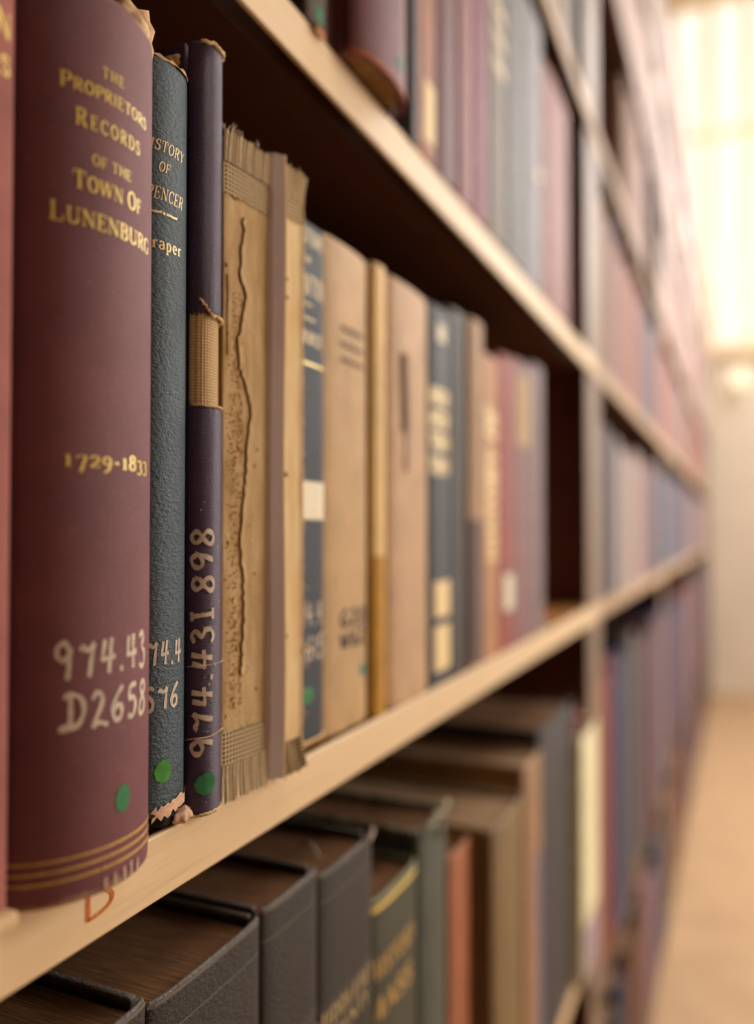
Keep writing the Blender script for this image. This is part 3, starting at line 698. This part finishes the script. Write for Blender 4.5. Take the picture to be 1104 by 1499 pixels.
# gauze bands and the ribbed ends, left
GROOVE = plain('rib_groove', '3a2a1c', .95, .1)
def ribbed(bk, a0, a1, v0, v1, nr, mat, name, lift=.0006, flare=.0, jag=.0015, seed=1, lean=0):
    rnd = random.Random(seed); V, Fc, I = [], [], []; nu = nr * 4; nv = 5
    jj = [rnd.uniform(-jag, jag) * (.5 + .5 * sin(i * .5)) for i in range(nu + 1)]
    for j in range(nv + 1):
        t = j / nv
        for i in range(nu + 1):
            r = (0, 0, .0004, .0004)[i % 4]
            V.append(bk.arcs(a0 + (a1 - a0) * (i + .25 * sin(i)) / nu + lean * t + .0003 * sin(i * .3) * t, v0 + (v1 - v0) * t + jj[i] * t, lift + r + flare * t * t))
    for j in range(nv):
        for i in range(nu): q = j * (nu + 1) + i; Fc.append((q, q + 1, q + nu + 2, q + nu + 1)); I.append(1 if i % 4 == 0 else 0)
    return mesh_obj(name, V, Fc, None, bk.root, False, [mat, GROOVE], I)
_, g0 = tan.py_to_v(350, 292); _, g1 = tan.py_to_v(350, 248); _, g2 = tan.py_to_v(350, 1065); _, g3 = tan.py_to_v(350, 1112)
A0 = tan.L * .012; A1 = aL
tan.patch(A0, A1, g0, g1 + .001, GAUZE, 'gauze_band', .00045, 24, 6, .0006, 3)
tan.patch(A0, A1, g3 - .001, g2, GAUZE, 'gauze_band', .00045, 24, 6, .0006, 4)
ribbed(tan, A0, A1, g1, tan.h + .0012, 14, RIBM, 'ribbed_head_linen', .0005, .0006, .001, 3)
ribbed(tan, A0, A1, g3, -.0008, 14, RIBM, 'ribbed_foot_linen', .0005, .0010, .0012, 4, -.001)
# right half of the split spine: cream lining with ragged right edge
tan.spine(us, .003, tan.h - .001, CREAMP, 2, .0, .0006, .0006, th=.0015, name='spine_lining', ulim=(uS, .96), seed=8)
aR = [a for a, u in tan.tab if u <= .96][-1]
a1r = aR
_, q0 = tan.py_to_v(420, 318); _, q1 = tan.py_to_v(420, 285)
tan.patch(aS + .001, aR, q0, q1, GAUZE, 'gauze_band', .00045, 14, 5, .0006, 9)
ribbed(tan, aS + .0014, aR, q1 - .0005, tan.h + .0025, 12, RIBM, 'ribbed_head_linen', .0004, .0008, .0014, 5, .0008)
_, q2 = tan.py_to_v(420, 1085)
ribbed(tan, aS + .0016, aR + .0003, q2, -.0010, 11, GAUZE, 'ribbed_foot_linen', .0004, .0014, .0016, 6, .0006)
# ragged vertical edge with threads
rg = random.Random(4)
tube('ragged_edge', [tan.arcs(aR - .0004 + rg.uniform(-.0005, .0003), .004 + (tan.h - .012) * i / 90, .0006) for i in range(91)], .00035, CREAMP, tan.root, 5)
for k in range(22):
    v_ = .01 + (tan.h - .02) * rg.random(); st = tan.arcs(aR - .0004, v_, .0004)
    dv = rg.uniform(-.004, .003); L_ = rg.uniform(.001, .0035)
    tube('loose_thread', [st + Vector((L_ * .5 * t / 4, L_ * .7 * t / 4, dv * (t / 4) ** 1.6)) for t in range(5)], .00010, RIBM, tan.root, 4)
for k in range(34):       # frayed head threads
    a_ = A0 + (aR - A0) * rg.random(); up = k % 4 != 0
    st = tan.arcs(a_, tan.h + .0008 if up else -.0002, .0008); s_ = 1 if up else -.25
    L_ = rg.uniform(.0012, .0042)
    tube('loose_thread', [st + Vector((L_ * .3 * sin(k) * t / 4, L_ * .5 * cos(k * 2.3) * t / 4, s_ * L_ * t / 4 - (t / 4) ** 2 * L_ * .2)) for t in range(5)], .00017, RIBM, tan.root, 4)
# the curled thread over the lining
_a0 = tan.px_to_s(322); _v = tan.py_to_v(322, 688)[1]; _a1 = tan.px_to_s(343); _v1 = tan.py_to_v(343, 712)[1]
tube('loose_thread', [tan.arcs(_a0 + (_a1 - _a0) * t / 8, _v + (_v1 - _v) * (t / 8) ** 2, .0012 + .0015 * sin(pi * t / 8)) for t in range(9)], .00014, CREAMP, tan.root, 5)
# mauve folded section standing proud in the split
yS = tan.surf(uS, 0).y
def proud(z0, z1, n=24):
    V, Fc = [], []
    for i in range(n + 1):
        t = i / n; z = z0 + (z1 - z0) * t
        xf = .0064 - .0006 * t + .0004 * sin(t * 9); xb = -.002 - .0012 * (1 - t)
        y0 = yS - .0010 - .0006 * (1 - t); 
        V += [(xb, y0 - .0062 - .001 * (1 - t), z), (xf * .55, y0 - .0034 - .0006 * (1 - t), z), (xf, y0, z), (xf + .0002, y0 + .0006, z), (xf * .9, y0 + .0013, z), (xb, y0 + .0016, z)]
    for i in range(n):
        for k in range(5): Fc.append((i*6 + k, i*6 + k + 1, i*6 + k + 7, i*6 + k + 6))
    Fc += [tuple(range(6))[::-1], tuple(n*6 + k for k in range(6))]
    idx = []
    for i in range(n): idx += [0, 0, 1, 1, 1]
    idx += [1, 1]
    return mesh_obj('folded_section', V, Fc, None, tan.root, False, [LAV, plain('cream_paper_edge', 'e3c898', .8, .2, 0, 200, .08)], idx)
proud(.0004, tan.h + .0030)
for k, yy in enumerate((yS + .0014, yS + .0026)):   # sewing threads / page folds beside it
    tube('page_fold', [(.0030 - .0007 * k + .0002 * sin(i), yy + .0002 * sin(i * 1.7), .002 + (tan.h - .005) * i / 30) for i in range(31)], .0005, CREAMP, tan.root, 5)
for py in (410, 437, 695, 930):
    _, v_ = tan.py_to_v(405, py); lump('thread_knot', tan.root, (.0054, yS + .0006, v_), (.0008, .0009, .0008), DARKC, int(py), 2)
a_, v_ = tan.py_to_v(432, 952)
curlp = tan.arcs(aR, v_, .0006)
tube('peeled_curl', [curlp + Vector((.0022 * sin(t * .7), .0012 + .0012 * (1 - cos(t * .7)), .0012 - .0009 * t * .5)) for t in range(5)], .0007, CREAMP, tan.root, 6)
# ------------------------------------------------------------------ Grafton
gra = Book('dark blue cloth book with gilt title History of Grafton and a blank white label', .2775, .3105, .1605, .005, ZM + .004, Z(.1262), cloth('2f3744', None, .6), n=4, detail=2, pg=PG)
c = 453
gra.text('HISTORY', c, 358, 20, PALEGOLD, align='c', wid=.0285, weight=.75)
gra.text('OF', c - 2, 384, 8, PALEGOLD, align='c', wid=.005)
gra.text('GRAFTON', c, 432, 28, PALEGOLD, align='c', wid=.0285, weight=.75)
gra.text('PIERCE', c, 503, 16, PALEGOLD, align='c', wid=.024, weight=.8)
for py, x0, x1, th in ((440, 437, 457, .0004), (462, 440, 461, .0005), (530, 428, 477, .0011)):
    _, v_ = gra.py_to_v(x0 if x0 > 437 else 440, py); gra.patch(gra.px_to_s(x0), gra.px_to_s(x1), v_, v_ + th, PALEGOLD if th < .001 else GOLD, 'gilt_line')
gra.pxpatch(425, 474, 702, 760, WHITE, 'white_label')
gra.text('974.43', c + 2, 917, 36, INK, 'hand', align='c', wid=.0315, weight=.8, name='call_number', wobble=.05)
gra.text('P615', c + 2, 966, 36, INK, 'hand', align='c', wid=.024, weight=.8, name='call_number', wobble=.05)
gra.dot(451, 1018, 8, 13, GREEN)
box('block_foot', (-.12, .0005, -gra.w + .006, gra.w - .008, -.0040, .0029), PG, gra.root)
curl(gra, gra.L * .05, gra.L * .97, .0004, .0006, TORNE, .0002, .0003, 9, 'worn_foot', .0004)
# ------------------------------------------------------------------ further books of the middle shelf
def pbook(label, pl, pr, ytop, p, b, zbase, col, n=3.0, worn=None, prev=[None], detail=1, depth=.165, kind='cloth', group=None, ytpx=None, htop=None, pgm=None, amount=.08, rot=0):
    y0 = Yp(pl, p + b * .3); y1 = Yp(pr, p + b * .3)
    if prev[0] is not None and prev[0] > y0 - .02 and prev[0] < y0 + .02: y0 = prev[0]
    prev[0] = y1
    zt = Z(htop) if htop is not None else Zp(ytpx or (pl + pr) / 2, ytop, p)
    return Book(label, y0, y1, p, b, zbase, zt, cloth(col, worn, .55, kind, amount), n=n, detail=detail, depth=depth, pg=pgm, group=group, rot=rot)
PV = [.3110]
k = dict(prev=PV)
t1 = pbook('thick tan book with faint dark lettering beside the dark blue Grafton book', 482, 540, 362, .163, .006, ZM, 'c6a272', 3, 'e0c090', **k)
for i, py in enumerate((482, 505, 528)):
    t1.text(('HISTORY', 'WARREN', 'MASS')[i] if i < 0 else 'III' + 'IIII'[:i+1], 514, py, 10, DARKINK, align='c', wid=.022, weight=1.3, gap=.3) if False else t1.pxpatch(498, 531, py - 7, py, plain('faded_lettering', '77604a', .8), 'faded_title', .0004, seed=i)
t1.text('G20', 518, 915, 25, DARKINK, 'hand', align='c', wid=.028, weight=1.3, name='call_number')
t1.text('W62', 518, 945, 25, DARKINK, 'hand', align='c', wid=.028, weight=1.3, name='call_number')
t1.dot(531, 980, 4, 9, plain('teal_paint', '4c8a78', .7)); 
t2 = pbook('narrow mustard-yellow book with a pale upper spine next to the thick tan book', 541, 566, 384, .1615, .004, ZM, 'e6c27e', 2.5, 'e0c090', **k)
t2.dot(555, 990, 5, 10, plain('teal_paint', '4c8a78', .7))
t2.patch(t2.L * .1, t2.L * .9, .0, t2.h * .35, plain('ochre_cloth', 'bb8a2c', .7, .3, 0, 60, .2), 'ochre_foot', .0002, 8, 6, .0006)
t3 = pbook('light brown book with a long dark tear down its spine', 568, 627, 418, .1605, .006, ZM, 'c8a27c', 3.5, 'dcb890', **k)
t3.pxpatch(586, 597, 515, 630, plain('tear_dark', '5e4230', .9), 'spine_tear', .001, seed=2)
t3.pxpatch(592, 596, 630, 690, plain('tear_dark', '5e4230', .9), 'spine_tear', .0006, seed=3)
nv = pbook('navy book with a block of gold lettering and cream labels at the foot', 630, 660, 450, .1605, .005, ZM, '3c4150', 3, None, **k)
for py in (595, 628, 660, 695): nv.text('HISTORY' if py < 650 else 'TOWN', 646, py, 24, PALEGOLD, align='c', wid=nv.L * .72, weight=1.7)
nv.pxpatch(640, 652, 472, 498, WHITE, 'silver_ornament', .0006)
nv.pxpatch(636, 660, 852, 905, plain('cream_label', 'f0d6a0', .6), 'cream_label'); nv.pxpatch(636, 660, 918, 985, plain('cream_label', 'f0d6a0', .6), 'cream_label')
dk = pbook('dark charcoal book between the navy book and a narrow tan one', 662, 682, 455, .1615, .004, ZM, '3a3638', 3, None, **k)
tn = pbook('narrow tan book with dark lower half in front of the peach book', 682, 709, 466, .159, .005, ZM, 'a8845e', 2.5, 'd2b080', **k)
tn.patch(tn.L * .05, tn.L * .95, .002, tn.h * .42, plain('dull_mauve_cloth', '6a5450', .7, .3, 0, 60, .1), 'mauve_foot', .0002)
tn.dot(704, 950, 7, 7, plain('cream_label', 'f0d6a0', .6))
pe = pbook('peach book with pale gold lettering along its spine', 710, 730, 522, .1605, .005, ZM, 'c08a60', 3, None, **k)
pe.vtext('HISTORY OF', 728, 820, 600, 14, PALEGOLD, 'serif', 1.6, 'title_lettering')
rd = pbook('faded red book with a bright white label near its foot', 731, 752, 520, .160, .005, ZM, 'a04a48', 3, None, **k)
rd.pxpatch(738, 752, 842, 895, WHITE, 'white_label')
be = pbook('mauve book with a wide beige title label near its head', 753, 778, 530, .160, .005, ZM, '8a5f64', 3, None, **k)
be.pxpatch(755, 776, 545, 650, plain('beige_label', 'bda07a', .7), 'beige_label')
gy = pbook('grey-mauve book standing last in the row before the empty gap', 779, 796, 535, .160, .004, ZM, '857078', 3, None, **k)

# ------------------------------------------------------------------ upper shelf, near case
ZU = Z(H_UP); k = dict(prev=[.235])
u0 = pbook('narrow book with green and orange patches at the left end of the upper shelf', 445, 478, 0, .157, .004, ZU, '4a3a28', 3, None, htop=.43, **k)
u0.pxpatch(462, 472, 5, 28, GREEN, 'green_patch', .0006); u0.pxpatch(463, 476, 36, 46, plain('orange_patch', 'c07a3c', .7), 'orange_patch', .0006)
pbook('dark maroon book left of the overhanging one on the upper shelf', 480, 526, 0, .160, .004, ZU, '4a1f22', 2.5, None, htop=.44, **k)
ov = pbook('large plum book overhanging the upper shelf edge with its worn red foot showing', 527, 603, 0, .1445, .011, ZU, '74434e', 2.2, None, htop=.448, **k)
ov.patch(ov.L * .02, ov.L * .98, .0002, .0022, plain('worn_red_edge', 'b0603c', .7, .3, 0, 200, .2), 'worn_foot', .0003, 24, 3, .0002)
ov.dot(586, 92, 5, 8, plain('teal_paint', '4c8a78', .7))
pbook('slate blue narrow book just right of the overhanging plum book', 604, 613, 0, .157, .002, ZU, '565c66', 3, None, htop=.44, **k)
ub = pbook('copper brown book with a cream label on the upper shelf', 614, 640, 0, .158, .004, ZU, '9a5c38', 3, None, htop=.44, **k)
ub.pxpatch(621, 636, 113, 200, plain('cream_label', 'f0d6a0', .6), 'cream_label', .0005)
pbook('deep wine-red book beside the copper brown one on the upper shelf', 641, 672, 0, .158, .005, ZU, '66303c', 2.5, None, htop=.445, **k)
pbook('dusty rose book in the middle of the upper shelf', 673, 694, 0, .158, .004, ZU, '96606a', 3, None, htop=.44, **k)
pbook('magenta-tinted maroon book before the grey books of the upper shelf', 695, 717, 0, .158, .004, ZU, '84405a', 3, None, htop=.44, **k)
ug = pbook('olive grey book with dull gold title on the upper shelf', 718, 744, 0, .158, .004, ZU, '6c6258', 3, None, htop=.445, **k)
for py in (30, 70, 110): ug.text('TOWN', 732, py, 18, PALEGOLD, align='c', wid=ug.L * .7, weight=1.5)
pbook('steel grey book on the upper shelf, a shade darker than its right neighbour', 745, 768, 0, .158, .004, ZU, '66666c', 3, None, htop=.435, **k)
uh = pbook('lighter blue-grey book with a white dot on the upper shelf', 769, 797, 18, .158, .004, ZU, '80808a', 3, None, **k)
uh.dot(792, 262, 9, 10, WHITE)
pbook('reddish brown shorter book at the right end of the upper shelf', 799, 836, 132, .158, .005, ZU, '8e5450', 3, None, **k)
# the shelf above it
ZT = Z(H_UP2); k = dict(prev=[.66])
for i, (a_, b_, cc, nm) in enumerate(((800, 818, '7a5a50', 'brownish book'), (819, 832, '8a7460', 'khaki book'), (833, 846, '6f6660', 'grey book'))):
    pbook(nm + ' at the top of the photo above the grey upper-shelf books', a_, b_, 0, .159, .004, ZT, cc, 3, None, htop=.74, **k)
# ------------------------------------------------------------------ lower shelf
ZL = Z(H_LOW); PD = pages('9a7048', '54382a'); k = dict(prev=[.03], pgm=PD, depth=.2, kind='leather')
BLK = '2a2423'
l0 = pbook('black leather volume at the bottom left corner with gilt inner edge', 60, 221, 0, .157, .004, ZL, BLK, 4, '6a625c', htop=-.1355, detail=2, amount=.02, **k)
l1 = pbook('broad black leather volume with a dusty brown page top, second from the left below', 223, 385, 0, .157, .004, ZL, BLK, 4, '6a625c', htop=-.1385, detail=2, amount=.02, **k)
l2 = pbook('black leather volume with ribbed head, third from the left on the lower shelf', 386, 467, 0, .157, .004, ZL, BLK, 4, '6a625c', htop=-.1370, detail=2, amount=.02, **k)
l3 = pbook('black leather Middlesex County volume with gilt title on the lower shelf', 470, 546, 0, .157, .0045, ZL, BLK, 4, '6a625c', htop=-.1415, detail=2, amount=.03, **k)
l3.text('MIDDLESEX', 511, 1468, 22, PALEGOLD, align='c', wid=l3.L * .96, weight=.7, gap=.16)
l3.text('COUNTY', 512, 1499, 20, PALEGOLD, align='c', wid=l3.L * .7, weight=.7, gap=.16)
GREYL = plain('worn_leather_line', '6e6660', .7)
for bk in (l0, l1, l2, l3):
    for q in (.012, .055, .0575): bk.line(bk.h - q, GREYL, .0005, name='tooled_line')
    bk.line(bk.h - .0016, GREYL, .0010, name='worn_head')
for bk, dd in ((l3, .004),):
    tube('loose_thread', [(-.006 - .016 * t / 8, -.008 + .012 * t / 8, bk.h - .002 + .004 * sin(pi * t / 8)) for t in range(9)], .0006, plain('pale_thread', 'b0a090', .8), bk.root)
curl(l3, l3.L * .80, l3.L * .97, l3.h - .001, .0010, plain('pale_thread', 'b0a090', .8), .0002, .003, 3, 'torn_head')
l4 = pbook('dark green book with gold band and title, shorter than its black neighbour', 548, 612, 0, .1575, .005, ZL, '3e4030', 3, '8a8a70', htop=-.175, detail=1, amount=.05, **k)
l4.line(l4.h - .006, GOLD, .0025); l4.line(l4.h - .0015, plain('pale_green_edge', 'a0a088', .8), .0014, name='worn_head')
l4.text('HISTORY', 580, 1405, 26, DULLGOLD, align='c', wid=l4.L * .85, weight=1.2)
l4.text('MASS', 575, 1470, 30, DULLGOLD, align='c', wid=l4.L * .8, weight=1.3)
l5 = pbook('taller grey-green book with torn pale headcap on the lower shelf', 614, 655, 0, .157, .005, ZL, '4a5048', 2.6, '9a9a88', htop=-.162, detail=1, amount=.1, **k)
PT = plain('pale_torn_cloth', 'a09a84', .85, .2, 0, 200, .2)
curl(l5, l5.L * .15, l5.L * .95, l5.h + .001, .0018, PT, .002, .002, 4, 'torn_headcap'); curl(l5, l5.L * .5, l5.L * .8, l5.h - .01, .0016, PT, .001, .012, 7, 'torn_headcap')
l6 = pbook('salmon-orange book recessed behind the large brown volume below', 657, 689, 0, .1655, .004, ZL, 'b06a48', 3, 'd09a70', htop=-.204, **k)
l7 = pbook('large olive-brown volume standing proud with a pale top board on the lower shelf', 716, 764, 0, .150, .006, ZL, '80663e', 3, 'b09a78', htop=-.200, **dict(k, depth=.21, pgm=pages('b89878', '8e6e52')))
l8 = pbook('narrow tan book with mauve edge beside the olive-brown volume', 766, 792, 0, .158, .004, ZL, 'a07a58', 3, 'c0a080', htop=-.190, **dict(k, pgm=pages('b89878', '8e6e52')))
l8.patch(l8.L * .6, l8.L * .97, .01, l8.h * .7, plain('violet_cloth', '75688c', .7), 'violet_edge', .0002)
l9 = pbook('tall black book with a teal top near the end of the lower shelf', 796, 837, 0, .159, .004, ZL, '34343a', 3, '30484a', htop=-.176, **k)
pbook('thin dark red book squeezed beside the glint-painted cream one on the lower shelf', 839, 849, 0, .1575, .002, ZL, '6e2c30', 3, None, htop=-.190, **dict(k, kind='cloth'))
l10 = pbook('narrow book with painted cream glint, last on the lower shelf of the nearest case', 851, 874, 0, .1480, .003, ZL, 'fcecc4', 3, None, htop=-.213, **dict(k, kind='cloth'))  # specular glint on the spine put into the cream colour
l10.patch(l10.L * .05, l10.L * .95, .001, .055, plain('lilac_cloth', 'a0909a', .7), 'lilac_foot', .0002)
# ------------------------------------------------------------------ further bookcases: blurred rows
COLS = {'mauve': '8f6a70', 'rose': 'a5766c', 'slate blue': '5a5f74', 'grey': '7d7478', 'dark red': '7a3034', 'navy': '2f3a5c', 'tan': 'a88a68', 'charcoal': '3c3638', 'brown': '6c4632', 'blue': '2f4a7a', 'pale lilac': 'b9a3a0', 'cream': 'd8c4a4', 'red': 'a8403c', 'copper': 'a4603c'}
ROWS = [(-.90, 'lowest shelf', .25), (-.56, 'knee-high shelf', .39), (H_MID, 'middle shelf', .235), (H_UP, 'upper shelf', .235), (H_UP2, 'head-high shelf', .235), (.80, 'second highest shelf', .22), (1.09, 'highest shelf', .22)]
PAL = {0: ['charcoal', 'brown', 'mauve', 'navy'], 1: ['dark red', 'blue', 'charcoal', 'charcoal', 'navy', 'mauve', 'copper', 'grey'],
       2: ['grey', 'slate blue', 'grey', 'pale lilac', 'mauve', 'dark red', 'slate blue', 'navy'], 3: ['rose', 'mauve', 'rose', 'rose', 'grey', 'slate blue', 'tan', 'red'],
       4: ['pale lilac', 'pale lilac', 'mauve', 'pale lilac', 'pale lilac'], 5: ['pale lilac'] * 6, 6: ['pale lilac'] * 5 + ['cream']}
_tmpl = {}
def template(col):
    key = (col,)
    if key not in _tmpl:
        hw = .5; us = [sin(pi / 2 * (-1 + 2 * i / 8)) for i in range(9)]
        pr = [(.006 * sqrt(max(0, 1 - u * u)), u * .5) for u in us]
        ring = [(-.16, -.5)] + pr + [(-.16, .5), (-.16, .42), (-.002, .42), (-.002, -.42), (-.16, -.42)]
        m = len(ring); V = [(x, y, 0) for x, y in ring] + [(x, y, 1) for x, y in ring]
        Fc = [(i, (i+1) % m, m + (i+1) % m, m + i) for i in range(m)]
        tri = []
        # caps: spine cap, side boards
        n0 = list(range(1, 10))
        for o_ in (0, m):
            c1 = [0, 1, m - 2, m - 1] ; c1 = [0, 1, 13, 14] if m == 15 else c1
            s1 = [0 + o_, 1 + o_, m - 2 + o_, m - 1 + o_]; s2 = [9 + o_, 10 + o_, 11 + o_, 12 + o_]; s3 = [q + o_ for q in range(1, 10)] + [12 + o_, 13 + o_]
            for s_ in (s1, s2, s3): Fc.append(tuple(s_) if o_ else tuple(s_[::-1]))
        me = bpy.data.meshes.new('cover'); me.from_pydata(V, [], Fc); me.update(); me.materials.append(cloth(COLS[col], None, .6))
        pv, pf = box_vf(-.157, -.0025, -.415, .415, .012, .985)
        mp = bpy.data.meshes.new('page_block'); mp.from_pydata(pv, [], pf); mp.materials.append(pages())
        _tmpl[key] = (me, mp)
    return _tmpl[key]
def far_book(col, th, h, loc, label, group):
    me, mp = template(col)
    r = empty('book', loc, label, 'book', group)
    for nm, d in (('cover', me), ('page_block', mp)):
        o = bpy.data.objects.new(nm, d); COL.objects.link(o); o.parent = r; o.scale = (1, th, h)
    return r
rnd = random.Random(21); count = 0; cn = {}
NTH = ['first', 'second', 'third', 'fourth', 'fifth', 'sixth', 'seventh', 'eighth', 'ninth', 'tenth', 'eleventh', 'twelfth', 'thirteenth', 'fourteenth', 'fifteenth', 'sixteenth', 'seventeenth', 'eighteenth', 'nineteenth', 'twentieth']
SEQ = {(1, 1): ['dark red', 'copper', 'dark red', 'blue', 'blue', 'charcoal', 'charcoal', 'charcoal', 'grey', 'charcoal', 'navy', 'charcoal', 'copper', 'charcoal', 'navy', 'mauve', 'charcoal', 'navy', 'charcoal', 'blue'],
       (2, 1): ['charcoal', 'charcoal', 'dark red', 'navy', 'charcoal', 'navy', 'mauve'],
       (1, 2): ['grey', 'grey', 'charcoal', 'slate blue', 'pale lilac', 'pale lilac', 'grey', 'pale lilac', 'pale lilac', 'grey', 'pale lilac', 'grey', 'dark red', 'dark red', 'grey', 'slate blue'],
       (1, 3): ['tan', 'tan', 'mauve', 'grey', 'rose', 'rose', 'mauve', 'rose', 'rose', 'rose', 'rose', 'rose', 'mauve', 'grey', 'slate blue', 'grey', 'slate blue', 'grey', 'mauve'],
       (1, 4): ['tan', 'brown', 'tan']}
stuffV, stuffF, stuffI = {}, {}, {}
for bi in range(1, 5):
    ya, yb = BAYS[bi]
    for ri, (h, rn, mh) in enumerate(ROWS):
        y = ya + .024; end = yb - .024; j = 0
        if ri == 4 and bi == 1: end = yb - .3
        cnt = 0
        while y < end - .02:
            th = rnd.uniform(.032, .062) * (1.25 if bi > 1 else 1)
            if y + th > end: break
            pal = PAL[ri]; run = pal[min(len(pal) - 1, int(len(pal) * (y - ya)))] if rnd.random() < .65 else rnd.choice(pal)
            if ri == 4 and bi == 1 and .03 < y - ya < .20: run = 'charcoal' if False else run
            bh = mh * rnd.uniform(.88, 1.0); x = -(D + rnd.uniform(.006, .012))
            if ri == 4 and bi == 1 and y - ya < .28 and y - ya > .04: y += th; continue
            seq = SEQ.get((bi, ri), []); run = seq[j] if j < len(seq) else run; j += 1
            cn[(bi, ri, run)] = cn.get((bi, ri, run), 0) + 1; k_ = cn[(bi, ri, run)]
            lab = '%s blurred %s book from the left on the %s, %s bookcase' % (NTH[k_ - 1], run, rn, ORD[bi])
            if bi < 3 or count < 0:
                far_book(run, th - .0012, bh, (x, y + th / 2, Z(h)), lab, 'books on the %s of the %s bookcase' % (rn, ORD[bi])); count += 1
            else:
                key = (bi, ri); V = stuffV.setdefault(key, []); Fc = stuffF.setdefault(key, []); I = stuffI.setdefault(key, [])
                me = template(run)[0]; n = len(V); V += [(x + v.co.x, y + th / 2 + v.co.y * (th - .0012), Z(h) + v.co.z * bh) for v in me.vertices]
                g = [tuple(q + n for q in p.vertices) for p in me.polygons]; Fc += g; I += [list(COLS).index(run)] * len(g)
                n = len(V); me = template(run)[1]; V += [(x + v.co.x, y + th / 2 + v.co.y * (th - .0012), Z(h) + v.co.z * bh) for v in me.vertices]
                g = [tuple(q + n for q in p.vertices) for p in me.polygons]; Fc += g; I += [len(COLS)] * len(g)
            y += th
for (bi, ri), V in stuffV.items():
    o = mesh_obj('book_row', V, stuffF[(bi, ri)], None, None, False, [cloth(c_, None, .6) for c_ in COLS.values()] + [pages()], stuffI[(bi, ri)])
    o['kind'] = 'stuff'; o['label'] = 'distant blurred books on the %s of the %s bookcase' % (ROWS[ri][1], ORD[bi]); o['category'] = 'books'
print('far books', count)
